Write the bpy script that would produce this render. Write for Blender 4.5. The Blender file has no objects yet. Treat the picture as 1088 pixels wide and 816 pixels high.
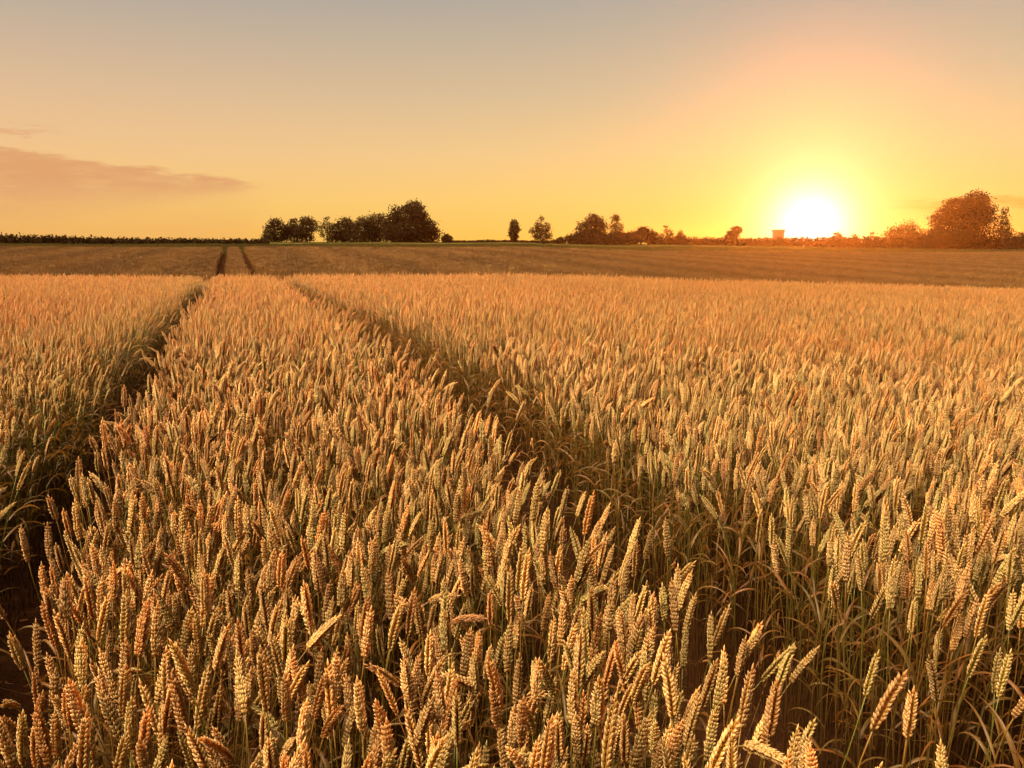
import bpy, math, random
import numpy as np
from mathutils import Vector, Matrix, Euler

rng = np.random.default_rng(11)
random.seed(11)
S = bpy.context.scene
COL = S.collection
rad = math.radians

# ------------------------------------------------------------------ camera geometry (photo pixels, 1088 x 816)
F = 854.0
YH = 258.0
PITCH = math.atan((408 - YH) / F)
CP, SP = math.cos(PITCH), math.sin(PITCH)
CAMZ = 1.73


def ray(x, y):
    v, w = (x - 544) / F, (408 - y) / F
    return np.array([v, CP + w * SP, -SP + w * CP])


def at(x, y, d):
    """point on the ray of photo pixel x, y at forward distance d"""
    r = ray(x, y)
    r = r * (d / r[1])
    return r[0], d, CAMZ + r[2]


def project(p):
    q = p - np.array([0, 0, CAMZ])
    zc = q[:, 1] * CP - q[:, 2] * SP
    yc = q[:, 1] * SP + q[:, 2] * CP
    return 544 + F * q[:, 0] / zc, 408 - F * yc / zc, zc


# ------------------------------------------------------------------ terrain
CROP = 0.85
_gy = np.array([-60, -5, 0, 1.2, 3.5, 7, 10, 13, 16, 20.5, 26, 32, 37, 43, 60, 80, 100, 112, 118, 150, 180, 260, 400, 600, 800.])
_gz = np.array([-1.3, -.93, -.88, -.85, -.75, -.715, -.76, -.80, -.825, -.87, -1.22, -1.60, -1.70, -1.62, -1.24, -.86, -.55, -.45,
                -.2, .4, .95, 1.1, .9, -4, -12.])


def _tangents(x, y):
    d = np.diff(y) / np.diff(x)
    m = np.zeros_like(y)
    m[1:-1] = np.where(d[1:] * d[:-1] > 0, 2 * d[1:] * d[:-1] / (d[1:] + d[:-1] + 1e-12), 0)
    m[0], m[-1] = d[0], d[-1]
    return m


_gm = _tangents(_gy, _gz)


def prof(y):
    y = np.clip(np.asarray(y, float), _gy[0], _gy[-1])
    i = np.clip(np.searchsorted(_gy, y) - 1, 0, len(_gy) - 2)
    h = _gy[i + 1] - _gy[i]
    t = (y - _gy[i]) / h
    return ((2 * t**3 - 3 * t**2 + 1) * _gz[i] + (t**3 - 2 * t**2 + t) * h * _gm[i]
            + (-2 * t**3 + 3 * t**2) * _gz[i + 1] + (t**3 - t**2) * h * _gm[i + 1])


def ground(x, y):
    x = np.asarray(x, float)
    y = np.asarray(y, float)
    z = prof(y) - CROP + CAMZ
    z = z - .62 * np.tanh(np.maximum(0, x) * .045)
    z = z - 1.0 * np.clip((x - 45) / 55, 0, 1.6) * np.clip((y - 112) / 60, 0, 1)
    z = z + .03 * np.sin(x * .9 + y * .31) * np.exp(-((y - 8) / 12) ** 2) + .05 * np.sin(x * .21 + 1) * np.clip(y / 40, 0, 1)
    return z


TH = math.atan((544 - 245) / F * CP) * 1.0            # the tramlines run left of the view axis
CT, ST = math.cos(TH), math.sin(TH)


def uv_of(x, y):
    return x * CT + y * ST, -x * ST + y * CT          # u across the wheel tracks, t along them


def xy_of(u, t):
    return u * CT - t * ST, u * ST + t * CT


GAPS = [(-.93, -.43), (.91, 1.45)]


def gap_w(t):
    """wander of the track edges"""
    return .035 * np.sin(t * 1.7) + .025 * np.sin(t * 4.1 + 1)


# ------------------------------------------------------------------ small node helpers
def new_mat(name):
    m = bpy.data.materials.new(name)
    m.use_nodes = True
    m.node_tree.nodes.clear()
    return m


class NT:
    def __init__(s, tree):
        s.t = tree
        s.n = tree.nodes
        s.l = tree.links

    def add(s, typ, **kw):
        n = s.n.new(typ)
        for k, v in kw.items():
            setattr(n, k, v)
        return n

    def put(s, sock, v):
        if isinstance(v, bpy.types.NodeSocket):
            s.l.new(v, sock)
        elif v is not None:
            if hasattr(sock.default_value, '__len__') and len(sock.default_value) == 4 and len(v) == 3:
                v = (*v, 1)
            sock.default_value = v

    def math(s, op, a, b=None, c=None, clamp=False):
        n = s.add('ShaderNodeMath', operation=op, use_clamp=clamp)
        for i, v in enumerate((a, b, c)):
            s.put(n.inputs[i], v)
        return n.outputs[0]

    def vmath(s, op, a, b=None):
        n = s.add('ShaderNodeVectorMath', operation=op)
        s.put(n.inputs[0], a)
        if b is not None:
            s.put(n.inputs[1], b)
        return n.outputs['Value'] if op in ('DOT_PRODUCT', 'LENGTH') else n.outputs[0]

    def mix(s, f, a, b, mode='MIX'):
        n = s.add('ShaderNodeMix', data_type='RGBA', blend_type=mode)
        s.put(n.inputs[0], f)
        s.put(n.inputs[6], a)
        s.put(n.inputs[7], b)
        return n.outputs[2]

    def ramp(s, f, stops, interp='LINEAR'):
        n = s.add('ShaderNodeValToRGB')
        n.color_ramp.interpolation = interp
        e = n.color_ramp.elements
        while len(e) < len(stops):
            e.new(.5)
        for el, (p, c) in zip(e, stops):
            el.position = p
            el.color = (*c, 1)
        s.put(n.inputs[0], f)
        return n.outputs[0]

    def noise(s, scale, detail=2, vec=None, dims='3D', rough=.5):
        n = s.add('ShaderNodeTexNoise', noise_dimensions=dims)
        n.inputs['Scale'].default_value = scale
        n.inputs['Detail'].default_value = detail
        n.inputs['Roughness'].default_value = rough
        if vec is not None:
            s.l.new(vec, n.inputs['Vector'])
        return n.outputs[0]

    def attr(s, name, typ='GEOMETRY'):
        n = s.add('ShaderNodeAttribute', attribute_name=name, attribute_type=typ)
        return n.outputs['Fac']

    def remap(s, v, a, b, c=0., d=1., smooth=False):
        n = s.add('ShaderNodeMapRange')
        n.interpolation_type = 'SMOOTHSTEP' if smooth else 'LINEAR'
        s.put(n.inputs[0], v)
        for i, q in zip((1, 2, 3, 4), (a, b, c, d)):
            n.inputs[i].default_value = q
        return n.outputs[0]


def lin(r, g, b):
    return tuple(((c / 255) / 12.92 if c / 255 <= .04045 else ((c / 255 + .055) / 1.055) ** 2.4) for c in (r, g, b))


def surface(nt, color, rough=.6, transl=0., tcolor=None, spec=.3, bump=None):
    p = nt.add('ShaderNodeBsdfPrincipled')
    nt.put(p.inputs['Base Color'], color)
    nt.put(p.inputs['Roughness'], rough)
    p.inputs['Specular IOR Level'].default_value = spec
    if bump is not None:
        b = nt.add('ShaderNodeBump')
        b.inputs['Strength'].default_value = bump[1]
        b.inputs['Distance'].default_value = bump[2]
        nt.put(b.inputs['Height'], bump[0])
        nt.l.new(b.outputs[0], p.inputs['Normal'])
    out = nt.add('ShaderNodeOutputMaterial')
    if transl:
        t = nt.add('ShaderNodeBsdfTranslucent')
        nt.put(t.inputs[0], tcolor if tcolor is not None else color)
        m = nt.add('ShaderNodeMixShader')
        m.inputs[0].default_value = transl
        nt.l.new(p.outputs[0], m.inputs[1])
        nt.l.new(t.outputs[0], m.inputs[2])
        nt.l.new(m.outputs[0], out.inputs[0])
    else:
        nt.l.new(p.outputs[0], out.inputs[0])


# ------------------------------------------------------------------ materials
def wheat_tint(nt):
    """0..1, one value per plant (set on each plant object or on each point of the crop)"""
    return nt.attr('tint', 'INSTANCER')


def mat_ear():
    m = new_mat('wheat_ear')
    nt = NT(m.node_tree)
    t = wheat_tint(nt)
    h = nt.attr('h')
    wn = nt.add('ShaderNodeTexWhiteNoise', noise_dimensions='1D')
    nt.put(wn.inputs['W'], nt.math('MULTIPLY', t, 931.7))
    base = nt.ramp(t, [(0, (.23, .205, .03)), (.3, (.37, .235, .03)), (.6, (.43, .21, .03)), (.85, (.47, .21, .045)), (1, (.49, .22, .075))])
    tip = nt.ramp(t, [(0, (.64, .55, .26)), (.38, (.80, .62, .34)), (.7, (.78, .48, .20)), (1, (.86, .53, .29))])
    dim = nt.remap(wn.outputs['Value'], 0, 1, .46, 1.12)
    pos = nt.add('ShaderNodeTexCoord').outputs['Object']
    n = nt.noise(160, 2, pos)
    c = nt.mix(nt.remap(h, .25, .95, 0, .9), base, tip)  # husk's own pale tip, with highlights and shadows painted into the contrast too
    c = nt.mix(nt.remap(n, .38, .68, 0, .7), c, nt.mix(.5, base, (.14, .075, .012)))
    cc = nt.add('ShaderNodeCombineColor')
    for i in range(3):
        nt.put(cc.inputs[i], dim)
    c = nt.mix(1., c, cc.outputs[0], 'MULTIPLY')
    surface(nt, c, .42, .42, nt.mix(.65, c, (.92, .38, .05)), .5)
    return m


def mat_stem():
    m = new_mat('wheat_stem')
    nt = NT(m.node_tree)
    t = wheat_tint(nt)
    h = nt.attr('h')
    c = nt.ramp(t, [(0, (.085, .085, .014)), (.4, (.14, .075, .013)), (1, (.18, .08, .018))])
    c = nt.mix(nt.remap(h, .35, .95, .9, 0), c, (.035, .012, .003))  # towards the foot, shade deep in the crop put into the colour
    surface(nt, c, .45, .15, None, .35)
    return m


def mat_leaf():
    m = new_mat('wheat_leaf')
    nt = NT(m.node_tree)
    t = wheat_tint(nt)
    lv = nt.attr('h')
    pos = nt.add('ShaderNodeTexCoord').outputs['Object']
    n = nt.noise(25, 3, pos)
    c = nt.ramp(nt.math('ADD', nt.math('MULTIPLY', t, .5), nt.math('MULTIPLY', lv, .5)),
                [(0, (.07, .052, .012)), (.3, (.10, .055, .011)), (.6, (.14, .052, .010)), (1, (.22, .11, .035))])
    c = nt.mix(nt.remap(n, .4, .7, 0, .5), c, (.05, .016, .004))
    surface(nt, c, .5, .35, nt.mix(.4, c, (.6, .25, .04)), .3)
    return m


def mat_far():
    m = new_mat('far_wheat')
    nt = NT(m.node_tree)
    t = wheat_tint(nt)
    c = nt.ramp(t, [(0, (.066, .034, .010)), (.5, (.13, .067, .019)), (1, (.22, .115, .035))])  # same wheat; shade of the far slope put into this darker colour
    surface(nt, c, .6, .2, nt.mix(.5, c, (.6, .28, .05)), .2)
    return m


def mat_ground():
    m = new_mat('soil')
    nt = NT(m.node_tree)
    pos = nt.add('ShaderNodeTexCoord').outputs['Object']
    n = nt.noise(9, 6, pos, rough=.7)
    n2 = nt.noise(.08, 4, pos)
    y = nt.add('ShaderNodeSeparateXYZ')
    nt.l.new(pos, y.inputs[0])
    soil = nt.ramp(n, [(.3, (.014, .006, .003)), (.55, (.027, .011, .005)), (.75, (.055, .025, .010))])
    grass = nt.ramp(n2, [(.3, (.03, .032, .009)), (.7, (.06, .05, .016))])
    c = nt.mix(nt.remap(y.outputs[1], 99.5, 101.5), soil, grass)
    surface(nt, c, .95, 0, None, 0., (n, .8, .04))
    return m


def mat_foliage(name, a, b, transl=.25):
    m = new_mat(name)
    nt = NT(m.node_tree)
    pos = nt.add('ShaderNodeTexCoord').outputs['Object']
    n = nt.noise(.7, 3, pos)
    c = nt.ramp(n, [(.3, a), (.7, b)])
    surface(nt, c, .9, transl, nt.mix(.5, c, (.10, .045, .006)), .08)
    return m


def mat_plain(name, a, b, scale, rough=.8, bump=.4):
    m = new_mat(name)
    nt = NT(m.node_tree)
    pos = nt.add('ShaderNodeTexCoord').outputs['Object']
    n = nt.noise(scale, 5, pos)
    surface(nt, nt.ramp(n, [(.3, a), (.7, b)]), rough, 0, None, .2, (n, bump, .05))
    return m


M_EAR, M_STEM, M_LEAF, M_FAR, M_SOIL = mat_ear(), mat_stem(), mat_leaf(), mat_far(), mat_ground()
M_TREE = mat_foliage('tree_leaves', (.009, .0075, .003), (.017, .013, .005))
M_TREE_WARM = mat_foliage('autumn_leaves', (.035, .022, .007), (.07, .04, .010), .4)
M_HEDGE = mat_foliage('hedge_leaves', (.009, .007, .003), (.017, .0125, .005))
M_GRASS = mat_foliage('grass_blades', (.04, .042, .011), (.07, .06, .017), .25)
M_BARK = mat_plain('bark', (.035, .022, .012), (.09, .06, .035), 6)
M_CONC = mat_plain('weathered_concrete', (.06, .05, .04), (.11, .09, .07), 1.5)
M_DOOR = mat_plain('rusty_steel', (.06, .03, .015), (.12, .06, .03), 4)


# ------------------------------------------------------------------ mesh collecting
class MB:
    def __init__(s):
        s.v, s.f, s.m, s.h, s.n = [], [], [], [], 0

    def add(s, v, f, mat=0, h=None):
        """v (n,3) array, f list of index tuples"""
        v = np.asarray(v, float)
        s.v.append(v)
        s.h.append(np.full(len(v), 0.) if h is None else np.broadcast_to(np.asarray(h, float), (len(v),)))
        s.f += [tuple(i + s.n for i in q) for q in f]
        s.m += [mat] * len(f)
        s.n += len(v)

    def merge(s, o, mat):
        if o.n == 0:
            return
        s.add(np.concatenate(o.v), [], 0, np.concatenate(o.h))
        off = s.n - o.n
        s.f += [tuple(i + off for i in q) for q in o.f]
        s.m += [mat] * len(o.f)

    def mesh(s, name, mats, smooth=True):
        me = bpy.data.meshes.new(name)
        v = np.concatenate(s.v)
        me.from_pydata(v.tolist(), [], s.f)
        for m in mats:
            me.materials.append(m)
        if len(mats) > 1:
            me.polygons.foreach_set('material_index', np.array(s.m, np.int32))
        if smooth:
            me.polygons.foreach_set('use_smooth', np.ones(len(s.f), bool))
        a = me.attributes.new('h', 'FLOAT', 'POINT')
        a.data.foreach_set('value', np.concatenate(s.h).astype(np.float32))
        me.update()
        return me


def frame_of(t):
    t = t / np.linalg.norm(t)
    a = np.array([0, 1., 0]) if abs(t[1]) < .9 else np.array([1., 0, 0])
    e1 = np.cross(a, t)
    e1 /= np.linalg.norm(e1)
    return e1, np.cross(t, e1), t


def tube(mb, pts, rads, sides=5, mat=0, h0=0, h1=1, cap=True):
    pts = np.asarray(pts, float)
    n = len(pts)
    v = []
    for i in range(n):
        t = pts[min(i + 1, n - 1)] - pts[max(i - 1, 0)]
        e1, e2, _ = frame_of(t)
        for k in range(sides):
            a = 2 * math.pi * k / sides
            v.append(pts[i] + rads[i] * (math.cos(a) * e1 + math.sin(a) * e2))
    f = [(i * sides + k, i * sides + (k + 1) % sides, (i + 1) * sides + (k + 1) % sides, (i + 1) * sides + k)
         for i in range(n - 1) for k in range(sides)]
    if cap:
        f.append(tuple((n - 1) * sides + k for k in range(sides)))
    mb.add(v, f, mat, np.repeat(np.linspace(h0, h1, n), sides))


# ------------------------------------------------------------------ one wheat plant = stem, ear, leaves
def husk(mb, p, axis, side, ln, wd, th, lod, awn):
    """one pointed husk (lemma) leaving p along axis"""
    a = axis / np.linalg.norm(axis)
    e1 = side - a * np.dot(side, a)
    e1 /= np.linalg.norm(e1)
    e2 = np.cross(a, e1)
    ns = (6, 4, 3)[lod]
    rings = ((.22, .80), (.50, 1.0), (.80, .58)) if lod == 0 else ((.42, 1.0),)
    v, hh = [p], [0.]
    for q, r in rings:
        for k in range(ns):
            an = 2 * math.pi * k / ns
            v.append(p + a * ln * q + e1 * math.cos(an) * wd * .5 * r + e2 * math.sin(an) * th * .5 * r)
            hh.append(q)
    v.append(p + a * ln * (1 + awn))
    hh.append(1.)
    f = [(0, 1 + (k + 1) % ns, 1 + k) for k in range(ns)]
    for i in range(len(rings) - 1):
        o = 1 + i * ns
        f += [(o + k, o + (k + 1) % ns, o + ns + (k + 1) % ns, o + ns + k) for k in range(ns)]
    o = 1 + (len(rings) - 1) * ns
    f += [(o + k, o + (k + 1) % ns, len(v) - 1) for k in range(ns)]
    mb.add(v, f, 0, hh)


def make_plant(r, lean, bend, lod, H, L, nleaf):
    """centre line in the x-z plane: lean at the stem foot, bend (radians) at the ear tip. returns stem, ear, [leaves]"""
    stem, ear, leaves = MB(), MB(), []
    N = (14, 8, 5)[lod]
    tot = H + L
    s = np.linspace(0, 1, 60)
    ang = lean + bend * np.clip((s - .55) / .45, 0, 1) ** 1.6 + .05 * np.sin(s * 5 + r.uniform(0, 6))
    dx = np.sin(ang) * tot / 59
    dz = np.cos(ang) * tot / 59
    cx = np.concatenate([[0], np.cumsum(dx[:-1])])
    cz = np.concatenate([[0], np.cumsum(dz[:-1])])
    wob = .008 * np.sin(s * 7 + r.uniform(0, 6))

    def P(q):
        return np.array([np.interp(q, s, cx), np.interp(q, s, wob), np.interp(q, s, cz)])

    def T(q):
        t = P(min(1, q + .02)) - P(max(0, q - .02))
        return t / np.linalg.norm(t)

    qe = H / tot
    qs = np.linspace(0, qe + .01, N)
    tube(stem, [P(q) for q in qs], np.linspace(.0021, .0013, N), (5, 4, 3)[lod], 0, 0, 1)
    # ear
    nsp = (25, 19, 12)[lod] + int(r.integers(-1, 2))
    ph = r.uniform(0, math.pi)
    plump = r.uniform(1.05, 1.34) * (1, .92, .86)[lod]
    for i in range(nsp):
        t = i / (nsp - 1)
        q = qe + (1 - qe) * (t * .90)
        p, ax = P(q), T(q)
        e1, e2, _ = frame_of(ax)
        la = e1 * math.cos(ph) + e2 * math.sin(ph)
        lb = np.cross(ax, la)
        sg = 1 if i % 2 == 0 else -1
        size = (.66 + .34 * min(1, t / .18)) * (1 - .42 * max(0, (t - .55) / .45) ** 1.5) * r.uniform(.90, 1.10)
        size *= (1, 1.03, 1.2)[lod] * plump
        if i == nsp - 1:
            husk(ear, p, ax, la, .013, .0055, .005, lod, .3)
            continue
        n_h = (4, 3, 2)[lod]
        for k in range(n_h):
            off = {4: (-1.1, -.4, .4, 1.1), 3: (-1.0, 0, 1.0), 2: (-.65, .65)}[n_h][k]
            lift = abs(off) * .0008
            d = ax * .92 + la * sg * (.42 - .12 * abs(off)) + lb * off * .36 + np.array(r.normal(0, .07, 3))
            pp = p + la * sg * .0022 * size + lb * off * .0020 * size - ax * lift
            awn = (.10 + .35 * t * r.random()) if lod == 0 else .15
            husk(ear, pp, d, lb, .0098 * (.4 + .6 * size) * r.uniform(.95, 1.05) * r.uniform(.9, 1.12), .0050 * size, .0046 * size, lod, awn)
    tube(ear, [P(q) for q in np.linspace(qe, 1 - .1 * (1 - qe), 4)], [.0018] * 4, 4 if lod < 2 else 3, 0, 0, .2)
    # leaves
    for k in range(nleaf):
        mb = MB()
        q = qe * (r.uniform(.68, .86) if k == 0 else r.uniform(.3, .7))
        az = r.uniform(0, 2 * math.pi)
        ln = r.uniform(.10, .20)
        wd = r.uniform(.006, .011)
        p = P(q)
        n = (8, 5, 3)[lod]
        el = r.uniform(.9, 1.35)
        curl = r.uniform(.8, 2.6)
        tw = r.uniform(-2.5, 2.5)
        d0 = np.array([math.cos(az), math.sin(az), 0])
        v, f, hh = [], [], []
        hv = r.random()
        for i in range(n + 1):
            tt = i / n
            e = el - curl * tt ** 1.3
            if i:
                p = p + (d0 * math.cos(e) + np.array([0, 0, 1]) * math.sin(e)) * ln / n
            w = wd * (1 - tt ** 2.2) * (.6 + .4 * min(1, tt * 5)) + .0004
            sd = np.array([-math.sin(az), math.cos(az), 0])
            nn = np.array([-d0[0] * math.sin(e), -d0[1] * math.sin(e), math.cos(e)])
            a = tw * tt
            sv = sd * math.cos(a) + nn * math.sin(a)
            cv = np.cross(sv, d0) * .18 * w
            v += [p - sv * w * .5 + cv, p - cv, p + sv * w * .5 + cv]
            hh += [hv] * 3
        for i in range(n):
            o = i * 3
            f += [(o, o + 1, o + 4, o + 3), (o + 1, o + 2, o + 5, o + 4)]
        mb.add(v, f, 0, hh)
        leaves.append(mb)
    return stem, ear, leaves


# forms: (stem lean, bend at the ear)
BENDS = [(.02, .08), (.05, .12), (.08, .05), (.04, .2), (.10, .15), (.06, .32), (.12, .25), (.03, .45), (.10, .55),
         (.14, .42), (.05, .75), (.12, 1.0), (.10, 1.5), (.02, .02)]
BENDS = BENDS + [(a * .7 + .03, b * 1.1 + .02) for a, b in BENDS]
WEIGHT = np.array([10, 10, 9, 10, 8, 8, 6, 5, 4, 3, 2.2, 1.3, .8, 9.] * 2)
WEIGHT /= WEIGHT.sum()
NB = len(BENDS)

# forms used by the crop (not linked to the scene themselves, the crop object scatters them)
FORMS = bpy.data.collections.new('wheat_forms')
form_parts = []          # near forms, kept as part meshes for the individual plants
form_geo = []
near_mesh, k_form = [], 0


def add_form(me):
    global k_form
    o = bpy.data.objects.new('wheat_form.%03d' % k_form, me)
    FORMS.objects.link(o)
    k_form += 1
    return k_form - 1


SETS = [(0, 1.04), (0, .94), (1, .87), (2, .80)]          # detail, ear length
for si, (lod, ear_k) in enumerate(SETS):
    for b, (le, be) in enumerate(BENDS):
        r = np.random.default_rng(100 + b + 50 * si)
        L = r.uniform(.080, .114) * ear_k
        H = .88 - L + r.uniform(-.02, .02)
        st, ea, lv = make_plant(r, le, be, lod, H, L, (2, 2, 1)[lod])
        j = MB()
        j.merge(st, 0)
        j.merge(ea, 1)
        for q in lv:
            j.merge(q, 2)
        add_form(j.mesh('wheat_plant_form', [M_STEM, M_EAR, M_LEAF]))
        if lod == 0:
            form_parts.append((st.mesh('stem', [M_STEM]), ea.mesh('ear', [M_EAR]), [q.mesh('leaf', [M_LEAF]) for q in lv]))
            ev = np.concatenate(ea.v)
            i0, i1 = ev[:, 2].argmin(), np.linalg.norm(ev, axis=1).argmax()
            sv = np.concatenate(st.v)
            form_geo.append((sv[-3], ev[i1], H, L))
# tufts for the far hillside
TUFT0 = k_form
for b in range(6):
    r = np.random.default_rng(300 + b)
    mb = MB()
    for i in range(34):
        a, q = r.uniform(0, 6.28), .22 * math.sqrt(r.random())
        x, y = q * math.cos(a), q * math.sin(a)
        hz = .80 + r.normal(0, .045)
        lx, ly = r.normal(0, .05, 2)
        base = np.array([x, y, .25])
        top = np.array([x + lx, y + ly, hz])
        w = .005
        mb.add([base + [-w, 0, 0], base + [w, 0, 0], top + [w, 0, 0], top + [-w, 0, 0]], [(0, 1, 2, 3)])
        tip = top + np.array([lx * .5 + r.normal(0, .02), ly * .5, .10])
        mid = (top * .6 + tip * .4)
        w = .0085
        mb.add([top, mid + [w, 0, 0], mid + [0, w, 0], mid + [-w, 0, 0], mid + [0, -w, 0], tip],
               [(0, 2, 1), (0, 3, 2), (0, 4, 3), (0, 1, 4), (1, 2, 5), (2, 3, 5), (3, 4, 5), (4, 1, 5)])
    for i in range(14):
        a, q = r.uniform(0, 6.28), .22 * math.sqrt(r.random())
        p = np.array([q * math.cos(a), q * math.sin(a), r.uniform(.4, .65)])
        d = np.array([*r.normal(0, .09, 2), .06])
        s_ = np.array([*r.normal(0, .006, 2), .002])
        mb.add([p - s_, p + s_, p + d], [(0, 1, 2)])
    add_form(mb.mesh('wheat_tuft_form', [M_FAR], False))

# ------------------------------------------------------------------ where the plants stand
def scatter(t0, t1, u0, u1, sp):
    uu, tt = np.meshgrid(np.arange(u0, u1, sp), np.arange(t0, t1, sp))
    u = (uu + rng.uniform(-.5, .5, uu.shape) * sp * .95).ravel()
    t = (tt + rng.uniform(-.5, .5, uu.shape) * sp * .95).ravel()
    return u, t


def in_gap(u, t, grow=0.):
    g = np.zeros(len(u), bool)
    for a, b in GAPS:
        w = gap_w(t)
        g |= (u > a - grow + w) & (u < b + grow + w + .02 * np.sin(t * 3 + a))
    return g


def band(y0, y1, sp, margin):
    """points of the crop between forward distances y0 and y1, inside the widened view"""
    R = y1 * 1.5 + margin + 2
    u, t = scatter(-R, R * 1.1, -R, R, sp)
    x, y = xy_of(u, t)
    k = (y >= y0) & (y < y1) & (np.abs(x) < .66 * np.maximum(y, 0) + margin)
    return u[k], t[k], x[k], y[k]


px, py, pr, ps, pi, pt = [], [], [], [], [], []


def emit(x, y, rot, scl, idx, tint):
    px.append(x); py.append(y); pr.append(rot); ps.append(scl); pi.append(idx); pt.append(tint)


def patchy(x, y):
    return (.5 + .5 * np.sin(x * 1.3 + 1.7 * np.sin(y * .7)) * np.sin(y * 1.1 + 1.3 * np.sin(x * .9 + 2)))


for (y0, y1, sp, lod, mg) in ((-2.5, 2.3, .0385, 0, 2.0), (2.3, 5.5, .0375, 1, 2.0), (5.5, 12, .043, 2, 2.5), (12, 34, .05, 3, 3.)):
    u, t, x, y = band(y0, y1, sp, mg)
    k = ~in_gap(u, t)
    # keep thin places and holes in the stand
    hole = patchy(x * 3.1 + 5, y * 2.7)
    fine = np.sin(x * 31 + 2 * np.sin(y * 17)) * np.sin(y * 27 + 2 * np.sin(x * 19)) + .6 * np.sin(x * 53 + y * 11) * np.sin(y * 47 - x * 13)
    k &= rng.random(len(u)) < np.where(hole > .88, .55, .97) * np.clip((.85 - .2 * (lod > 1)) + .8 * fine, .2, 1)
    # the lens stands just above the crop: keep its own spot clear
    k &= ~((np.abs(x) < .22) & (np.abs(y) < .3))
    u, t, x, y = u[k], t[k], x[k], y[k]
    n = len(u)
    idx = rng.choice(NB, n, p=WEIGHT)
    rz = rng.uniform(-math.pi, math.pi, n)
    # the wind has pushed many of them the same way
    w = rng.random(n) < .35
    rz[w] = rng.normal(.35, .6, w.sum())
    tx, ty = rng.normal(0, .05, n), rng.normal(0, .05, n)
    sc = np.clip(rng.normal(1.0, .058, n), .82, 1.13) * (1 + .035 * (patchy(x * 1.2, y * 1.2) - .5))
    tint = np.clip(.21 + .42 * patchy(x * .8 + 2, y * .8) * rng.random(n) + rng.normal(0, .20, n) + .20 * np.clip((y - 2) / 10, -.25, 1), 0, 1)
    tint -= .42 * np.exp(-np.maximum(0, -(u + .84)) / .55) * (u < -.8)         # greener along the wheel track
    # the edge plants lean out over the wheel tracks
    for a, b in GAPS:
        for e, sgn in ((a, 1), (b, -1)):
            d = (e + gap_w(t) - u) * sgn
            m = (d > 0) & (d < .12)
            lean = np.abs(rng.normal(.03, .08, m.sum()))
            tx[m] += -lean * ST * sgn
            ty[m] += lean * CT * sgn
    emit(x, y, np.stack([tx, ty, rz], 1), sc, idx + lod * NB, np.clip(tint, 0, 1))
    # trodden stalks in the wheel tracks
    if lod < 3:
        for a, b in GAPS:
            L_ = y1 * 1.3
            m = int(L_ * 9)
            uu = rng.uniform(a + .03, b - .03, m)
            tt = rng.uniform(y0, L_, m)
            xx, yy = xy_of(uu, tt)
            kk = (yy > y0) & (yy < y1)
            xx, yy = xx[kk], yy[kk]
            m = len(xx)
            fl = rng.uniform(.7, 1.45, m)
            di = rng.uniform(0, 6.28, m)
            emit(xx, yy, np.stack([fl * np.cos(di), fl * np.sin(di), rng.uniform(0, 6.28, m)], 1),
                 rng.uniform(.35, .75, m), rng.integers(0, NB, m) + lod * NB, rng.uniform(.3, .9, m))

PX, PY = np.concatenate(px), np.concatenate(py)
PR, PS, PI, PT = np.concatenate(pr), np.concatenate(ps), np.concatenate(pi), np.concatenate(pt)
PZ = ground(PX, PY) - .01

# hand-placed plants: the ones that stand out in the photograph. (tip pixel, distance, form, heading, tilt, tint, label)
HEROES = [
    ((972, 722), 1.28, 13, 0., .02, .45, 'lone tall wheat ear rising from the dark right wheel track near the bottom edge'),
    ((1000, 778), 1.22, 2, 2.6, .0, .10, 'short greenish wheat ear just right of the lone tall ear in the right track'),
    ((707, 545), 2.15, 0, 3.0, .0, .22, 'greenish upright wheat ear poking up against the dark far end of right track'),
    ((385, 700), 1.58, 11, 3.3, .05, .80, 'pale wheat ear bent over to the left low in the middle strip'),
    ((515, 651), 1.80, 12, -.3, .05, .90, 'pale wheat ear bowed flat to the right among upright ears of the middle strip'),
    ((521, 622), 1.80, 13, 0., .0, .85, 'tall orange pink wheat ear standing above its neighbours in the middle strip'),
    ((56, 642), 1.62, 5, 3.3, .03, .50, 'slightly bent golden wheat ear leaning out over the near end of the left wheel track'),
    ((36, 742), 1.30, 0, 2.8, .0, .70, 'pale upright wheat ear in the bottom left corner beside the wheel track'),
    ((400, 705), 1.50, 9, 2.9, .04, .75, 'straw coloured wheat ear tipped left behind the bottom row of the strip'),
]
hero_rows = []


def plant_matrix(x, y, z, rot, sc):
    return Matrix.Translation((x, y, z)) @ Euler(rot, 'XYZ').to_matrix().to_4x4() @ Matrix.Scale(sc, 4)


for (tp, d, form, head, tilt, tint, label) in HEROES:
    X, Y, Z = at(*tp, d)
    base, tip, H, L = form_geo[form]
    rot = (0, tilt * math.cos(head), head)
    tw = Euler(rot, 'XYZ').to_matrix() @ Vector(tip)
    x, y = X - tw.x, Y - tw.y
    sc = (Z - float(ground(x, y))) / tw.z
    tw *= sc
    x, y = X - tw.x, Y - tw.y
    hero_rows.append((x, y, float(ground(x, y)) - .01, rot, sc, form, tint, label))

# ------------------------------------------------------------------ the 300 plants that show largest become objects of their own
near = np.where((PY > .2) & (PY < 4.4) & (PI < 2 * NB) & (PS > .8))[0]
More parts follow.
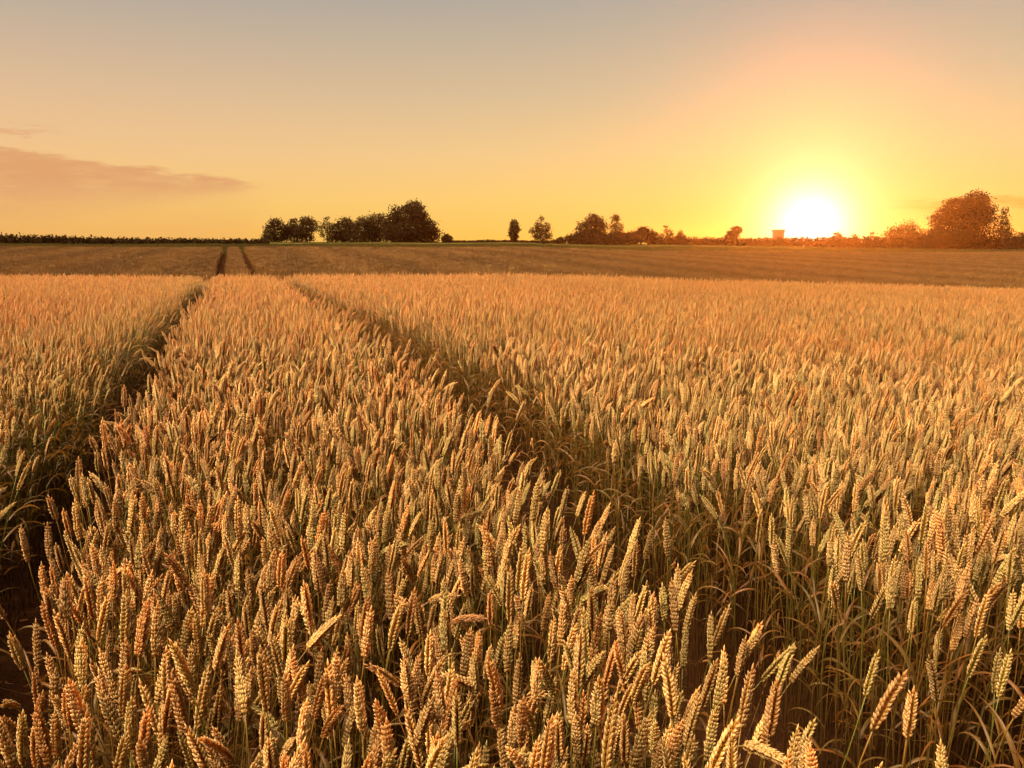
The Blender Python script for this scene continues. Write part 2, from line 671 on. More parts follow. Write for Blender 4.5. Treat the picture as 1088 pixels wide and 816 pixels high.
# clear the crop from in front of the hand-placed ones
rows = []
for h in hero_rows:
    rows.append((plant_matrix(h[0], h[1], h[2], h[3], h[4]), h[5], h[6], h[7], -1))
tips, mids = [], []
drop = np.zeros(len(PX), bool)
hero_xy = np.array([[h[0], h[1]] for h in hero_rows])
for i in near:
    M = plant_matrix(PX[i], PY[i], PZ[i], tuple(PR[i]), PS[i])
    rows.append((M, int(PI[i]), float(PT[i]), None, i))
ends = np.array([[tuple(M @ Vector(form_geo[f][0])), tuple(M @ Vector(form_geo[f][1]))] for M, f, *_ in rows])
ax_, ay_, ad_ = project(ends[:, 0])
bx_, by_, bd_ = project(ends[:, 1])
hid = []
for k in range(len(hero_rows)):
    hx = np.linspace(ax_[k], bx_[k], 6)
    hy = np.linspace(ay_[k], by_[k], 6)
    for j in range(len(hero_rows), len(rows)):
        if bd_[j] < bd_[k] + .06 and bd_[j] > .3:
            jx = np.linspace(ax_[j], bx_[j], 6)
            jy = np.linspace(ay_[j], by_[j], 6)
            if np.min(np.hypot(hx[:, None] - jx, hy[:, None] - jy)) < 11 * 1.3 / max(.6, bd_[j]):
                drop[rows[j][4]] = True
G = 4
mask = np.zeros((816 // G, 1088 // G), bool)
chosen = []
for j in np.argsort(bd_):
    i = rows[j][4]
    if (i >= 0 and drop[i]) or bd_[j] < .45:
        continue
    n = 14
    w = .008 * F / bd_[j]
    lx = np.linspace(ax_[j], bx_[j], n)
    ly = np.linspace(ay_[j], by_[j], n)
    cells = set()
    for q in range(n):
        for o in (-w * .5, 0, w * .5):
            cx_, cy_ = int((lx[q] + o) // G), int(ly[q] // G)
            if 0 <= cx_ < mask.shape[1] and 0 <= cy_ < mask.shape[0]:
                cells.add((cy_, cx_))
    tot = max(12, len(cells))
    free = [c for c in cells if not mask[c]]
    if i < 0 or (len(free) > .45 * tot and len(free) >= 9 and len(chosen) < 300 - len(hero_rows)):
        chosen.append(j)
    for c in cells:
        mask[c] = True
heroes_in = [j for j in chosen if rows[j][4] < 0]
for j in chosen:
    if rows[j][4] >= 0:
        drop[rows[j][4]] = True

# descriptions: colour, posture and place decide the words, an ordinal tells the rest apart
ORD = ['first', 'second', 'third', 'fourth', 'fifth', 'sixth', 'seventh', 'eighth', 'ninth', 'tenth', 'eleventh', 'twelfth',
       'thirteenth', 'fourteenth', 'fifteenth', 'sixteenth', 'seventeenth', 'eighteenth', 'nineteenth', 'twentieth'] + ['twenty-' + q for q in ('first', 'second', 'third', 'fourth', 'fifth', 'sixth', 'seventh', 'eighth', 'ninth')]
classes = {}
info = {}
for j in chosen:
    M, f, tint, label, i = rows[j]
    if label:
        continue
    ang = math.degrees(math.atan2(bx_[j] - ax_[j], ay_[j] - by_[j]))
    if abs(ang) > 48:
        pose = 'nodding'
    elif ang < -13:
        pose = 'left-leaning'
    elif ang > 13:
        pose = 'right-leaning'
    else:
        pose = 'upright'
    hue = 'greenish' if tint < .27 else ('golden' if tint < .58 else 'pale')
    mx, my = (ax_[j] + bx_[j]) / 2, (ay_[j] + by_[j]) / 2
    u, t = uv_of(ends[j, 1, 0], ends[j, 1, 1])
    if u < -.6:
        place = 'left of the left wheel track'
    elif u < -.28:
        place = 'on the edge of the left wheel track'
    elif u > 1.14:
        place = 'right of the right wheel track'
    elif u > .76:
        place = 'on the edge of the right wheel track'
    else:
        row = 'at bottom edge' if my > 765 else ('just above bottom edge' if my > 715 else ('in near rows' if my > 665 else 'farther up'))
        third = 'far left' if mx < 230 else ('left' if mx < 400 else ('centre' if mx < 560 else ('right' if mx < 740 else 'far right')))
        place = f'{row}, {third} of middle strip'
    key = (f'{pose} {hue} wheat ear', place)
    classes.setdefault(key, []).append((mx, j))
for (what, place), ms in classes.items():
    ms.sort()
    for k, (_, j) in enumerate(ms):
        n = len(ms)
        if n == 1:
            lab = f'{what} {place}'
        else:
            pre = 'leftmost' if k == 0 else ('rightmost' if k == n - 1 else f'{ORD[k]} from left')
            lab = f'{pre} {what} {place}'
        info[j] = lab

GROUP = 'wheat plants standing nearest in the crop'
for j in chosen:
    M, f, tint, label, i = rows[j]
    e = bpy.data.objects.new('wheat_plant', None)
    e.empty_display_size = .05
    e.matrix_world = M
    e['label'] = label or info[j]
    e['category'] = 'wheat plant'
    e['group'] = GROUP
    COL.objects.link(e)
    st, ea, lv = form_parts[f]
    for nm, me in [('stem', st), ('ear', ea)] + [('leaf', q) for q in lv]:
        o = bpy.data.objects.new(nm, me)
        o['tint'] = tint
        o.parent = e
        COL.objects.link(o)

# ------------------------------------------------------------------ the rest of the crop: one mass
keep = ~drop


def crop_object(name, x, y, z, rot, scl, idx, tint, coll):
    me = bpy.data.meshes.new(name)
    n = len(x)
    me.vertices.add(n)
    me.vertices.foreach_set('co', np.stack([x, y, z], 1).astype(np.float32).ravel())
    for an, ty, val, key in (('rot', 'FLOAT_VECTOR', rot, 'vector'), ('scl', 'FLOAT', scl, 'value'), ('idx', 'INT', idx, 'value'), ('tint', 'FLOAT', tint, 'value')):
        a = me.attributes.new(an, ty, 'POINT')
        v = np.asarray(val, np.int32 if ty == 'INT' else np.float32).ravel()
        a.data.foreach_set(key, v)
    o = bpy.data.objects.new(name, me)
    COL.objects.link(o)
    ng = bpy.data.node_groups.new(name + '_scatter', 'GeometryNodeTree')
    ng.interface.new_socket('Geometry', in_out='INPUT', socket_type='NodeSocketGeometry')
    ng.interface.new_socket('Geometry', in_out='OUTPUT', socket_type='NodeSocketGeometry')
    N, Lk = ng.nodes, ng.links
    gi, go = N.new('NodeGroupInput'), N.new('NodeGroupOutput')
    ci = N.new('GeometryNodeCollectionInfo')
    ci.inputs['Collection'].default_value = coll
    ci.inputs['Separate Children'].default_value = True
    ci.inputs['Reset Children'].default_value = True
    ip = N.new('GeometryNodeInstanceOnPoints')
    ip.inputs['Pick Instance'].default_value = True

    def na(nm, ty):
        q = N.new('GeometryNodeInputNamedAttribute')
        q.data_type = ty
        q.inputs['Name'].default_value = nm
        return q.outputs['Attribute']
    Lk.new(gi.outputs[0], ip.inputs['Points'])
    Lk.new(ci.outputs[0], ip.inputs['Instance'])
    Lk.new(na('idx', 'INT'), ip.inputs['Instance Index'])
    er = N.new('FunctionNodeEulerToRotation')
    Lk.new(na('rot', 'FLOAT_VECTOR'), er.inputs[0])
    Lk.new(er.outputs[0], ip.inputs['Rotation'])
    Lk.new(na('scl', 'FLOAT'), ip.inputs['Scale'])
    Lk.new(ip.outputs[0], go.inputs[0])
    md = o.modifiers.new('scatter', 'NODES')
    md.node_group = ng
    o['kind'] = 'stuff'
    return o


# hillside: tufts
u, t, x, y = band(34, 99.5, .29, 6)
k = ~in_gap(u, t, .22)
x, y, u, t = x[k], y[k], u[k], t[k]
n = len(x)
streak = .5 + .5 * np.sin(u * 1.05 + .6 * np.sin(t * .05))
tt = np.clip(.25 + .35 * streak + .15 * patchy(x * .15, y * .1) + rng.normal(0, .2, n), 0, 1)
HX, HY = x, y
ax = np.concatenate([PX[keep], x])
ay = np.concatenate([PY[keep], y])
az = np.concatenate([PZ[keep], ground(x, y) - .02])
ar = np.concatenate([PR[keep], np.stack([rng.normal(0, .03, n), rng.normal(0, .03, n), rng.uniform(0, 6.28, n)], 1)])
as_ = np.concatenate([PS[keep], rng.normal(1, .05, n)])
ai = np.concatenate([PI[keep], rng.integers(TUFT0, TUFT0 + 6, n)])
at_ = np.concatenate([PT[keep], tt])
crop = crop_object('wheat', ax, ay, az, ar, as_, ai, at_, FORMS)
crop['label'] = 'ripening golden wheat crop covering the field and the slope behind it, cut by two wheel tracks'
crop['category'] = 'wheat'

# ------------------------------------------------------------------ ground
gx = np.sinh(np.linspace(-5.2, 5.2, 181)) * (640 / math.sinh(5.2))
gy = np.concatenate([np.arange(-60, -4, 4.), np.arange(-4, 30, .5), np.arange(30, 130, 2.), np.arange(130, 300, 6.), np.arange(300, 801, 25.)])
XX, YY = np.meshgrid(gx, gy)
ZZ = ground(XX, YY)
U, T = uv_of(XX, YY)
nv, nu = XX.shape
me = bpy.data.meshes.new('ground')
vv = np.stack([XX, YY, ZZ], -1).reshape(-1, 3)
idx = np.arange(nv * nu).reshape(nv, nu)
ff = np.stack([idx[:-1, :-1], idx[:-1, 1:], idx[1:, 1:], idx[1:, :-1]], -1).reshape(-1, 4)
me.from_pydata(vv.tolist(), [], ff.tolist())
me.polygons.foreach_set('use_smooth', np.ones(len(ff), bool))
me.materials.append(M_SOIL)
g = bpy.data.objects.new('ground', me)
g['kind'] = 'structure'
COL.objects.link(g)


# ------------------------------------------------------------------ trees and hedges
def leaves_mesh(name, blobs, n, size, mat, r, shell=.55):
    """many small leaf-spray faces through the volume of some ellipsoid clumps"""
    B = np.array(blobs, float)
    wt = (B[:, 3] * B[:, 4] * B[:, 5]) ** (2 / 3)
    k = r.choice(len(B), n, p=wt / wt.sum())
    d = r.normal(size=(n, 3))
    d /= np.linalg.norm(d, axis=1)[:, None]
    q = (shell + (1 - shell) * r.random(n) ** .7) * (1 + .10 * r.normal(size=n))
    # lumps and gaps
    bump = 1 + .22 * np.sin(d[:, 0] * 5 + k * 1.3) * np.sin(d[:, 1] * 6 + k) + .10 * np.sin(d[:, 2] * 9 + k * 2.1)
    p = B[k, :3] + d * B[k, 3:] * (q * bump)[:, None]
    a = r.normal(size=(n, 3))
    a /= np.linalg.norm(a, axis=1)[:, None]
    b = np.cross(a, r.normal(size=(n, 3)))
    b /= np.linalg.norm(b, axis=1)[:, None]
    s = size * r.uniform(.55, 1.45, n)[:, None]
    v = np.stack([p - a * s, p - b * s * .55, p + a * s, p + b * s * .55], 1).reshape(-1, 3)
    f = np.arange(n * 4).reshape(-1, 4)
    me = bpy.data.meshes.new(name)
    me.from_pydata(v.tolist(), [], f.tolist())
    me.materials.append(mat)
    me.update()
    return me


def part(name, me, parent):
    o = bpy.data.objects.new(name, me)
    o.parent = parent
    COL.objects.link(o)
    return o


def thing(name, label, cat, loc, group=None):
    o = bpy.data.objects.new(name, None)
    o.location = loc
    o['label'] = label
    o['category'] = cat
    if group:
        o['group'] = group
    COL.objects.link(o)
    return o


def tree(label, x0, x1, top, d, blobs, trunk_w=.25, nleaf=1600, size=.2, mat=None, cat='tree', name='tree', group=None,
         bare=.25, seed=0, limbs=5, lean=0., shell=.55):
    """x0, x1, top: outline of the crown in photo pixels at forward distance d; blobs in crown units (-1..1, 0..1 up; half axes)"""
    r = np.random.default_rng(seed + int(x0 * 7 + top))
    xa, _, _ = at(x0, 256, d)
    xb, _, _ = at(x1, 256, d)
    _, _, zt = at((x0 + x1) / 2, top, d)
    cx, hw = (xa + xb) / 2, (xb - xa) / 2
    zb = float(ground(cx, d)) - .05
    Ht = zt - zb
    e = thing(name, label, cat, (cx, d, zb), group)
    bl = []
    for (bx, bz, rx, rz) in blobs:
        bl.append(((bx + r.normal(0, .09)) * hw, r.uniform(-.3, .3) * hw, (bz + (r.normal(0, .035) if bz > .3 else 0)) * Ht, rx * hw * r.uniform(.85, 1.12), rx * hw * .9, rz * Ht * r.uniform(.85, 1.1)))
    part('crown', leaves_mesh('crown', bl, int(nleaf * (3.6 if shell > .5 else 2.1)), size * .88, mat or M_TREE, r, shell * .8), e)
    mb = MB()
    hz = Ht * .62
    pts = [np.array([lean * hw * (q ** 2) + .04 * Ht * math.sin(3 * q + seed), .03 * Ht * math.sin(2 * q), q * hz]) for q in np.linspace(0, 1, 7)]
    tube(mb, pts, np.linspace(trunk_w, trunk_w * .3, 7), 7)
    for k in range(limbs):
        b = bl[k % len(bl)]
        p0 = pts[2 + k % 4]
        p1 = np.array(b[:3]) + r.normal(0, .12, 3) * hw
        md = (p0 + p1) / 2 + np.array([0, 0, .06 * Ht])
        tube(mb, [p0, md, p1], [trunk_w * .38, trunk_w * .24, trunk_w * .07], 5)
    part('trunk', mb.mesh('trunk', [M_BARK]), e)
    return e


ROUND = [(0, .62, .72, .34), (-.5, .5, .48, .3), (.52, .5, .46, .3), (.1, .8, .45, .2), (-.25, .3, .6, .22), (.3, .3, .6, .22), (-.35, .13, .62, .19), (.35, .12, .62, .19)]
OAK = [(0, .84, .38, .16), (-.1, .62, .55, .26), (-.62, .45, .38, .3), (.4, .6, .42, .24), (.68, .38, .32, .24),
       (0, .3, .85, .28), (-.3, .15, .65, .19), (.35, .15, .6, .19)]
OAK_WIDE = [(.25, .83, .42, .17), (-.15, .7, .42, .2), (.45, .65, .4, .22), (-.62, .46, .34, .16), (.1, .45, .62, .22), (-.75, .3, .25, .13),
            (-.4, .2, .6, .22), (.4, .2, .55, .22)]
SPARSE = [(-.1, .72, .42, .22), (.35, .58, .4, .2), (-.45, .5, .42, .2), (.05, .4, .6, .2), (.5, .32, .35, .14), (-.5, .28, .35, .14), (0, .9, .25, .1), (.1, .14, .65, .19)]
COLUMN = [(0, .78, .62, .2), (.15, .55, .8, .22), (-.2, .35, .75, .2), (.1, .18, .55, .17)]
BUSH = [(0, .5, .8, .45), (-.5, .4, .5, .4), (.5, .42, .5, .42), (.1, .7, .4, .28)]
WINDY = [(.35, .85, .5, .14), (-.1, .68, .5, .18), (-.55, .42, .42, .15), (.2, .5, .5, .2), (.7, .72, .35, .12)]

D = 180.
tree('first tree from left in the far shelterbelt, low and round', 278, 308, 233, D, ROUND, .16, 1300, .19, seed=1, group='shelterbelt trees left of the big oak')
tree('second tree from left in the far shelterbelt, tapering up to right', 295, 330, 231.5, D + 2, SPARSE, .15, 1300, .18, seed=2, group='shelterbelt trees left of the big oak')
tree('tallest tree of the left shelterbelt trio, just before the bright gap', 312, 341, 229, D, COLUMN, .17, 1100, .18, seed=3, group='shelterbelt trees left of the big oak')
tree('thin see-through tree right after the bright gap in the shelterbelt', 334, 364, 230, D + 1, SPARSE, .15, 650, .18, seed=4, group='shelterbelt trees left of the big oak', shell=.3)
tree('dense flat-topped tree in the middle of the shelterbelt', 346, 386, 230.5, D + 3, ROUND, .2, 1700, .19, seed=5, group='shelterbelt trees left of the big oak')
tree('rounded shelterbelt tree two places left of the big oak', 366, 404, 229.5, D, ROUND, .2, 1600, .19, seed=6, group='shelterbelt trees left of the big oak')
tree('taller shelterbelt tree touching the left side of the big oak', 384, 420, 226, D + 2, ROUND, .22, 1700, .19, seed=7, group='shelterbelt trees left of the big oak')
tree('big dark round oak at the right end of the shelterbelt', 405, 469, 211, D - 4, OAK, .42, 6500, .21, seed=8, cat='oak tree', name='oak_tree', limbs=9)
tree('small round bush at the right foot of the big shelterbelt oak', 468, 481, 248.5, D - 6, BUSH, .06, 500, .15, M_HEDGE, 'bush', 'bush', seed=9, limbs=3)
tree('slim columnar young tree standing alone on the skyline', 538.5, 554, 231.5, D - 8, COLUMN, .10, 900, .16, seed=10, limbs=6)
tree('spiky fan-shaped young tree standing alone right of the slim one', 560.5, 590, 229, D - 10, SPARSE, .13, 1300, .17, seed=11, limbs=9, shell=.35)
tree('low bush between the lone fan-shaped tree and the middle thicket', 588, 602, 252, D - 4, BUSH, .05, 350, .15, M_HEDGE, 'bush', 'bush', seed=12, limbs=3)
tree('wide low shrub at the left foot of the domed thicket tree', 598, 632, 246, D - 6, BUSH, .09, 1300, .17, M_HEDGE, 'bush', 'bush', seed=13, limbs=3)
tree('dark domed tree above the left half of the middle thicket', 611, 647, 227, D, ROUND, .25, 2600, .19, seed=14)
tree('rusty thin-leaved see-through tree beside the dark domed one', 641, 669, 228.5, D + 2, SPARSE, .2, 1150, .19, M_TREE_WARM, seed=15, limbs=8, shell=.3)
tree('long low shrub under the rusty see-through tree', 630, 684, 247, D - 7, BUSH, .1, 1900, .18, M_HEDGE, 'bush', 'bush', seed=16, limbs=3)
tree('broad domed bush right of the rusty tree', 666, 698, 240.5, D - 3, BUSH, .12, 1600, .18, M_TREE, 'bush', 'bush', seed=17, limbs=3)
tree('little thin-crowned tree on the hedge right of the broad bush', 698, 719, 239.5, D, SPARSE, .11, 560, .16, seed=18, shell=.35)
tree('small tufted bush on the hedge next to the little thin tree', 717, 729, 245, D - 2, BUSH, .06, 380, .15, M_HEDGE, 'bush', 'bush', seed=19, limbs=3)
tree('small windswept tree leaning right on the hedge near the low tower', 768, 790, 240, D, WINDY, .13, 700, .16, seed=20, lean=.35)
tree('small rounded bush on the hedge just right of the sun', 880, 897, 246, D, BUSH, .07, 480, .16, M_HEDGE, 'bush', 'bush', seed=21, limbs=3)
tree('tiny bush on the hedge halfway between the sun and right clump', 903, 914, 248.5, D, BUSH, .05, 300, .15, M_HEDGE, 'bush', 'bush', seed=22, limbs=3)
tree('thin little tree on the hedge before the right clump of trees', 918, 936, 245, D, SPARSE, .08, 420, .15, seed=23, shell=.35)
tree('low spreading tree at the left of the right clump', 938, 988, 232, D - 4, BUSH, .2, 2300, .19, M_TREE_WARM, seed=24, limbs=5, shell=.4)
tree('great domed oak crowning the right clump of trees', 983, 1060, 203.5, D - 2, OAK_WIDE, .5, 8200, .21, seed=25, cat='oak tree', name='oak_tree', limbs=10)
tree('see-through tree at the right side of the great oak', 1046, 1080, 220, D, SPARSE, .2, 1700, .18, seed=26, limbs=8, shell=.35)
tree('bush at the right picture edge beside the great oak clump', 1068, 1100, 247, D - 6, BUSH, .1, 1200, .17, M_HEDGE, 'bush', 'bush', seed=27, limbs=3)
tree('bush under the great oak in front of its trunk', 975, 1030, 243, D - 8, BUSH, .1, 2000, .18, M_HEDGE, 'bush', 'bush', seed=28, limbs=3)


def hedge(label, stops, d, seed, n, name='hedge'):
    """stops: (px, top row) along the hedge"""
    r = np.random.default_rng(seed)
    xs = np.arange(stops[0][0], stops[-1][0], 2.)
    tops = np.interp(xs, [s_[0] for s_ in stops], [s_[1] for s_ in stops])
    x0, _, _ = at(stops[0][0], 256, d)
    z0 = float(ground(x0, d))
    e = thing(name, label, 'hedge', (x0, d, z0))
    bl = []
    stems = MB()
    for x, tp in zip(xs, tops):
        X, _, zt = at(x, tp + r.normal(0, .22), d)
        zb = float(ground(X, d)) - .05
        h = max(.5, zt - zb)
        bl.append((X - x0, r.normal(0, .3), zb + h * .5 - z0, .55, .7, h * .5))
        bl.append((X - x0, r.normal(0, .3), zb + h * .2 - z0, .7, .7, h * .3))
        tube(stems, [(X - x0, 0, zb - z0), (X - x0 + r.normal(0, .2), 0, zb + h * .4 - z0), (X - x0 + r.normal(0, .3), r.normal(0, .2), zb + h * .8 - z0)],
             [.05, .035, .012], 4)
    part('foliage', leaves_mesh('foliage', bl, int(n * 3.), .22, M_HEDGE, r, .2), e)
    part('stems', stems.mesh('stems', [M_BARK]), e)['kind'] = 'stuff'
    return e


hedge('long dark hedge along the skyline at the far left edge', [(-60, 247), (0, 248), (60, 250), (120, 252), (190, 253), (285, 254)], 150, 51, 7000)
hedge('very low hedge on the skyline between the big oak and the two lone trees', [(474, 255), (500, 256), (520, 254.5), (530, 256), (560, 256), (600, 255)], D, 52, 1500)
hedge('low hedge running along the skyline below the sun', [(690, 250), (740, 252), (800, 252), (860, 251), (905, 251), (960, 250)], D + 4, 53, 7000)
hedge('dark hedge under the right clump of trees at the right edge', [(960, 250), (1000, 250), (1060, 251), (1100, 251), (1160, 250)], D - 2, 54, 4500)

# squat concrete tower behind the hedge
tx0, _, _ = at(821.5, 250, 300.)
tx1, _, tz = at(832.5, 243.8, 300.)
w = tx1 - tx0
zb = float(ground((tx0 + tx1) / 2, 300)) - .3
tw = thing('concrete_tower', 'squat flat-topped concrete tower on the skyline left of the sun', 'tower', ((tx0 + tx1) / 2, 300, zb))


def box(mb, x0, x1, y0, y1, z0, z1, b=.04):
    import bmesh
    bm = bmesh.new()
    bmesh.ops.create_cube(bm, size=1)
    for v in bm.verts:
        v.co = Vector(((x0 + x1) / 2 + v.co.x * (x1 - x0), (y0 + y1) / 2 + v.co.y * (y1 - y0), (z0 + z1) / 2 + v.co.z * (z1 - z0)))
    bmesh.ops.bevel(bm, geom=list(bm.edges), offset=b, segments=2, affect='EDGES', profile=.5)
    bm.verts.index_update()
    mb.add([tuple(v.co) for v in bm.verts], [tuple(v.index for v in f.verts) for f in bm.faces])
    bm.free()


Ht = tz - zb
mb = MB(); box(mb, -w * .45, w * .45, -w * .45, w * .45, 0, Ht * .84); part('wall', mb.mesh('wall', [M_CONC], False), tw)
mb = MB(); box(mb, -w * .5, w * .5, -w * .5, w * .5, Ht * .842, Ht); part('parapet', mb.mesh('parapet', [M_CONC], False), tw)
mb = MB(); box(mb, -.45, .45, -w * .45 - .05, -w * .45 - .003, .3, 2.2, .01); part('door', mb.mesh('door', [M_DOOR], False), tw)

# grass on the headland between the crop and the trees
GF = bpy.data.collections.new('grass_forms')
for b in range(3):
    r = np.random.default_rng(400 + b)
    mb = MB()
    for i in range(60):
        a, q = r.uniform(0, 6.28), .5 * math.sqrt(r.random())
        p = np.array([q * math.cos(a), q * math.sin(a), 0])
        s_ = np.array([*r.normal(0, .02, 2), 0])
        tip = p + np.array([*r.normal(0, .12, 2), r.uniform(.25, .5)])
        mb.add([p - s_, p + s_, tip], [(0, 1, 2)])
    GF.objects.link(bpy.data.objects.new('grass_form.%03d' % b, mb.mesh('grass_tuft_form', [M_GRASS], False)))
u, t, x, y = band(100.5, 146, .7, 5)
n = len(x)
gr = crop_object('grass', x, y, ground(x, y) - .01, np.stack([np.zeros(n), np.zeros(n), rng.uniform(0, 6.28, n)], 1), rng.uniform(.7, 1.25, n),
                 rng.integers(0, 3, n), rng.random(n), GF)
gr['label'] = 'strip of rough green grass between the wheat slope and the trees'
gr['category'] = 'grass'

# ------------------------------------------------------------------ sun, sky
SUN_PX = (861, 240)
sd = ray(*SUN_PX)
sd /= np.linalg.norm(sd)
az_s = math.atan2(sd[0], sd[1])
el_s = math.asin(sd[2])
EL_LAMP = rad(6.5)
ls = Vector((math.sin(az_s) * math.cos(EL_LAMP), math.cos(az_s) * math.cos(EL_LAMP), math.sin(EL_LAMP)))
sun = bpy.data.lights.new('sun', 'SUN')
sun.energy = 5.0
sun.angle = rad(.5)
sun.color = (1, .46, .13)
so = bpy.data.objects.new('sun', sun)
so.rotation_euler = ls.to_track_quat('Z', 'Y').to_euler()
COL.objects.link(so)

W = bpy.data.worlds.new('World')
S.world = W
W.use_nodes = True
W.node_tree.nodes.clear()
nt = NT(W.node_tree)
dirv = nt.vmath('NORMALIZE', nt.add('ShaderNodeTexCoord').outputs['Generated'])
sep = nt.add('ShaderNodeSeparateXYZ')
nt.l.new(dirv, sep.inputs[0])
dx, dy, dz = sep.outputs
el = nt.math('MULTIPLY', nt.math('ARCSINE', dz), 57.29578)
azd = nt.math('MULTIPLY', nt.math('ARCTAN2', dx, dy), 57.29578)
ang = nt.math('MULTIPLY', nt.math('ARCCOSINE', nt.math('MINIMUM', nt.vmath('DOT_PRODUCT', dirv, tuple(sd)), .999999)), 57.29578)
# clear evening air: from amber at the skyline to a warm grey overhead
elf = nt.remap(el, 0, 90)
clear = nt.ramp(elf, [(0, lin(250, 192, 98)), (2.5 / 90, lin(252, 202, 118)), (5.5 / 90, lin(247, 199, 142)), (9 / 90, lin(230, 192, 152)),
                      (15.6 / 90, lin(180, 171, 160)), (30 / 90, lin(165, 158, 152)), (1, lin(150, 148, 150))])
side = nt.remap(ang, 60, 4, smooth=True)
warm = nt.ramp(elf, [(0, lin(255, 200, 84)), (3 / 90, lin(254, 210, 116)), (6 / 90, lin(245, 206, 140)), (10 / 90, lin(218, 193, 152)),
                     (15.6 / 90, lin(184, 174, 158)), (.4, lin(170, 160, 150)), (1, lin(150, 148, 150))])
sky = nt.mix(side, clear, warm)
# cloud bank low on the left, and wisps by the sun
cv = nt.add('ShaderNodeCombineXYZ')
nt.put(cv.inputs[0], nt.math('MULTIPLY', azd, .22))
nt.put(cv.inputs[1], nt.math('MULTIPLY', el, 1.1))
cn = nt.noise(1.3, 8, cv.outputs[0], rough=.66)
top = nt.math('ADD', nt.math('MULTIPLY', azd, -.118), 1.93)
top = nt.math('ADD', top, nt.math('MULTIPLY', nt.math('SUBTRACT', cn, .5), 1.6))
below = nt.math('SUBTRACT', top, el)
cm = nt.math('MULTIPLY', nt.remap(below, -.05, .35, smooth=True), nt.remap(nt.math('DIVIDE', below, nt.math('ADD', .35, nt.math('MULTIPLY', nt.math('MAXIMUM', nt.math('SUBTRACT', -16.5, azd), 0), .34))), .3, 1.05, 1, .25, True))
cm = nt.math('MULTIPLY', cm, nt.remap(azd, -15.5, -19.5, smooth=True))
cm = nt.math('MULTIPLY', cm, nt.remap(cn, .3, .55, .55, 1.))
sky = nt.mix(nt.math('MULTIPLY', cm, .95), sky, lin(228, 166, 114))
w2 = nt.math('MULTIPLY', nt.remap(nt.math('ABSOLUTE', nt.math('SUBTRACT', el, nt.math('ADD', 6.5, nt.math('MULTIPLY', nt.math('SUBTRACT', cn, .5), 3.)))), .32, 0, smooth=True),
             nt.remap(azd, -27.5, -31, smooth=True))
sky = nt.mix(nt.math('MULTIPLY', w2, .6), sky, lin(226, 164, 118))
rim = nt.math('MULTIPLY', nt.remap(nt.math('ABSOLUTE', nt.math('ADD', below, .1)), .45, 0, smooth=True), nt.remap(cn, .5, .68, smooth=True))
rim = nt.math('MULTIPLY', rim, nt.remap(azd, -16.5, -19.5, smooth=True))
sky = nt.mix(nt.math('MULTIPLY', rim, .5), sky, lin(255, 206, 128))
wisp = nt.math('MULTIPLY', nt.remap(nt.math('ABSOLUTE', nt.math('SUBTRACT', el, nt.math('ADD', 2.35, nt.math('MULTIPLY', nt.math('SUBTRACT', cn, .5), 2.0)))), .5, 0, smooth=True),
               nt.remap(azd, 23.5, 28, smooth=True))
sky = nt.mix(nt.math('MULTIPLY', wisp, .7), sky, lin(232, 165, 70))


def gauss(wd, amt, power=1.):
    q = nt.math('POWER', nt.math('DIVIDE', ang, wd), power)
    return nt.math('MULTIPLY', nt.math('EXPONENT', nt.math('MULTIPLY', q, -1)), amt)


def scaled(col, f):
    n = nt.add('ShaderNodeVectorMath', operation='SCALE')
    n.inputs[0].default_value = col
    nt.put(n.inputs['Scale'], f)
    return n.outputs[0]


glow = nt.vmath('ADD', nt.vmath('ADD', scaled((1, .9, .75), gauss(1.75, 2.8, 1.3)), scaled((.9, .62, .45), gauss(4.2, .24, 1.3))), scaled((.6, .6, .35), gauss(14, .02, 1.)))
disc = nt.remap(ang, .55, .35)
glow = nt.vmath('ADD', glow, scaled((1, .9, .65), nt.math('MULTIPLY', disc, 25)))
# unseen sky overhead and behind the camera, kept dim to deepen the shadows
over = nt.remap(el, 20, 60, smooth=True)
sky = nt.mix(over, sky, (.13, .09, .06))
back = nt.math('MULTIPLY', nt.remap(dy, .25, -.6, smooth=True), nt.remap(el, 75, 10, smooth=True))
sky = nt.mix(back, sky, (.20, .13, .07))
# added bright patch high behind the camera's left, unseen; lights the ear fronts
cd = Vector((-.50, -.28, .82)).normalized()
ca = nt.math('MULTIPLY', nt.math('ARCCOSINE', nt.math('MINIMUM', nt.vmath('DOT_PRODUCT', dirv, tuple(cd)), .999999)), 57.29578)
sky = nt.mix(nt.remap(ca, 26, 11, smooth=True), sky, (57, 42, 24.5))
sky = nt.vmath('ADD', sky, glow)
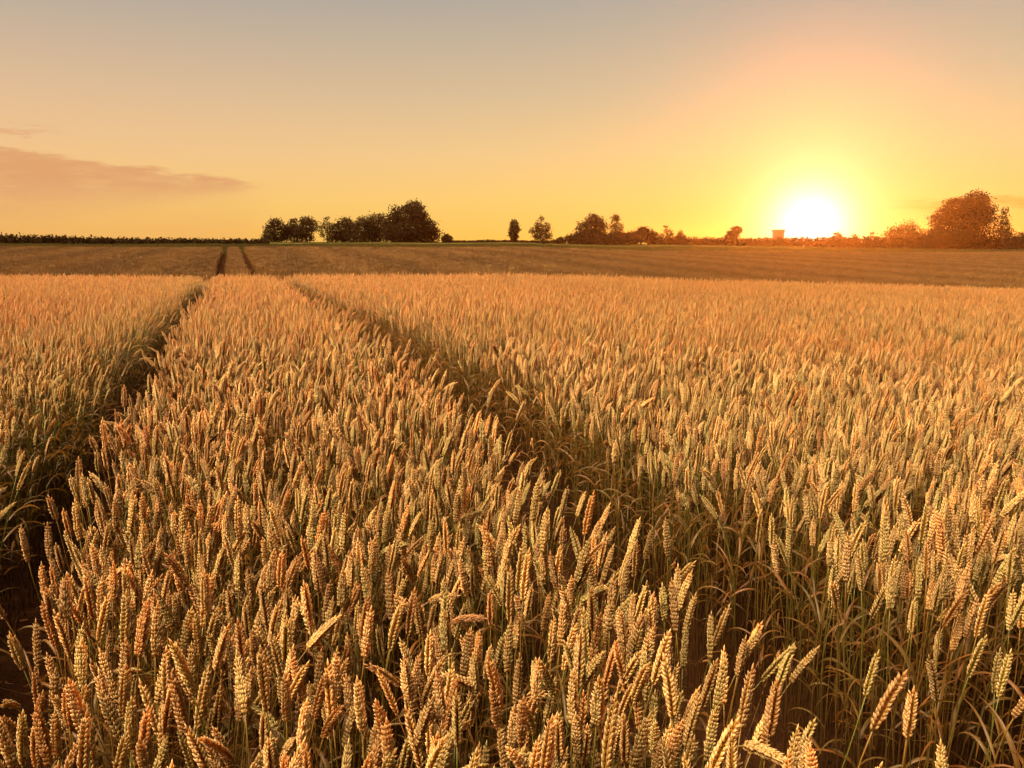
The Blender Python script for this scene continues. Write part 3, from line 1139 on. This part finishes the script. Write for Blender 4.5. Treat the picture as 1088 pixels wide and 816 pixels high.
# below the skyline the dome is dull earth
sky = nt.mix(nt.remap(el, 0, -3), sky, (.10, .05, .02))
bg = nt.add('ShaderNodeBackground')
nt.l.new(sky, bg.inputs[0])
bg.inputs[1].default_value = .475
st = nt.add('ShaderNodeTexSky', sky_type='NISHITA')
st.sun_disc = False
st.sun_elevation = EL_LAMP
st.sun_rotation = az_s
st.air_density = 1.4
st.dust_density = .6
bg2 = nt.add('ShaderNodeBackground')
nt.l.new(nt.mix(1., st.outputs[0], (.022, .02, .02), 'MULTIPLY'), bg2.inputs[0])
bg2.inputs[1].default_value = .05
ad = nt.add('ShaderNodeAddShader')
nt.l.new(bg.outputs[0], ad.inputs[0])
nt.l.new(bg2.outputs[0], ad.inputs[1])
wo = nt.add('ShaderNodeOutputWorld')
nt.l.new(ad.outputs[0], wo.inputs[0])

# ------------------------------------------------------------------ evening haze
HAZE = True
if HAZE:
    mb = MB()
    zlo = float(ZZ.min()) - 1
    x0, x1, y0, y1, z0, z1 = -660, 660, -70, 815, zlo, 14.
    mb.add([(x0, y0, z0), (x1, y0, z0), (x1, y1, z0), (x0, y1, z0), (x0, y0, z1), (x1, y0, z1), (x1, y1, z1), (x0, y1, z1)],
           [(0, 3, 2, 1), (4, 5, 6, 7), (0, 1, 5, 4), (1, 2, 6, 5), (2, 3, 7, 6), (3, 0, 4, 7)])
    hm = new_mat('evening_haze')
    h = NT(hm.node_tree)
    pv = h.add('ShaderNodeVolumePrincipled')
    pv.inputs['Color'].default_value = (1, .42, .14, 1)
    pv.inputs['Density'].default_value = .00009
    pv.inputs['Anisotropy'].default_value = .88
    ho = h.add('ShaderNodeOutputMaterial')
    h.l.new(pv.outputs[0], ho.inputs['Volume'])
    o = bpy.data.objects.new('haze', mb.mesh('haze', [hm], False))
    o['kind'] = 'stuff'
    o['label'] = 'thin amber evening haze over the field towards the sun'
    o['category'] = 'haze'
    COL.objects.link(o)

# ------------------------------------------------------------------ camera and render
cam = bpy.data.cameras.new('camera')
cam.sensor_width = 36
cam.lens = 36 * F / 1088
cam.clip_start = .02
cam.clip_end = 3000
co = bpy.data.objects.new('camera', cam)
co.location = (0, 0, CAMZ)
co.rotation_euler = (math.pi / 2 - PITCH, 0, 0)
COL.objects.link(co)
S.camera = co
S.render.engine = 'CYCLES'
S.view_settings.view_transform = 'Standard'
S.view_settings.look = 'None'
S.view_settings.gamma = 1
S.view_settings.exposure = 1.0
c = S.cycles
c.max_bounces = 6
c.diffuse_bounces = 2
c.transmission_bounces = 4
c.volume_bounces = 0
c.use_denoising = True
print('plants', len(PX), 'chosen', len(chosen), 'hill', n)
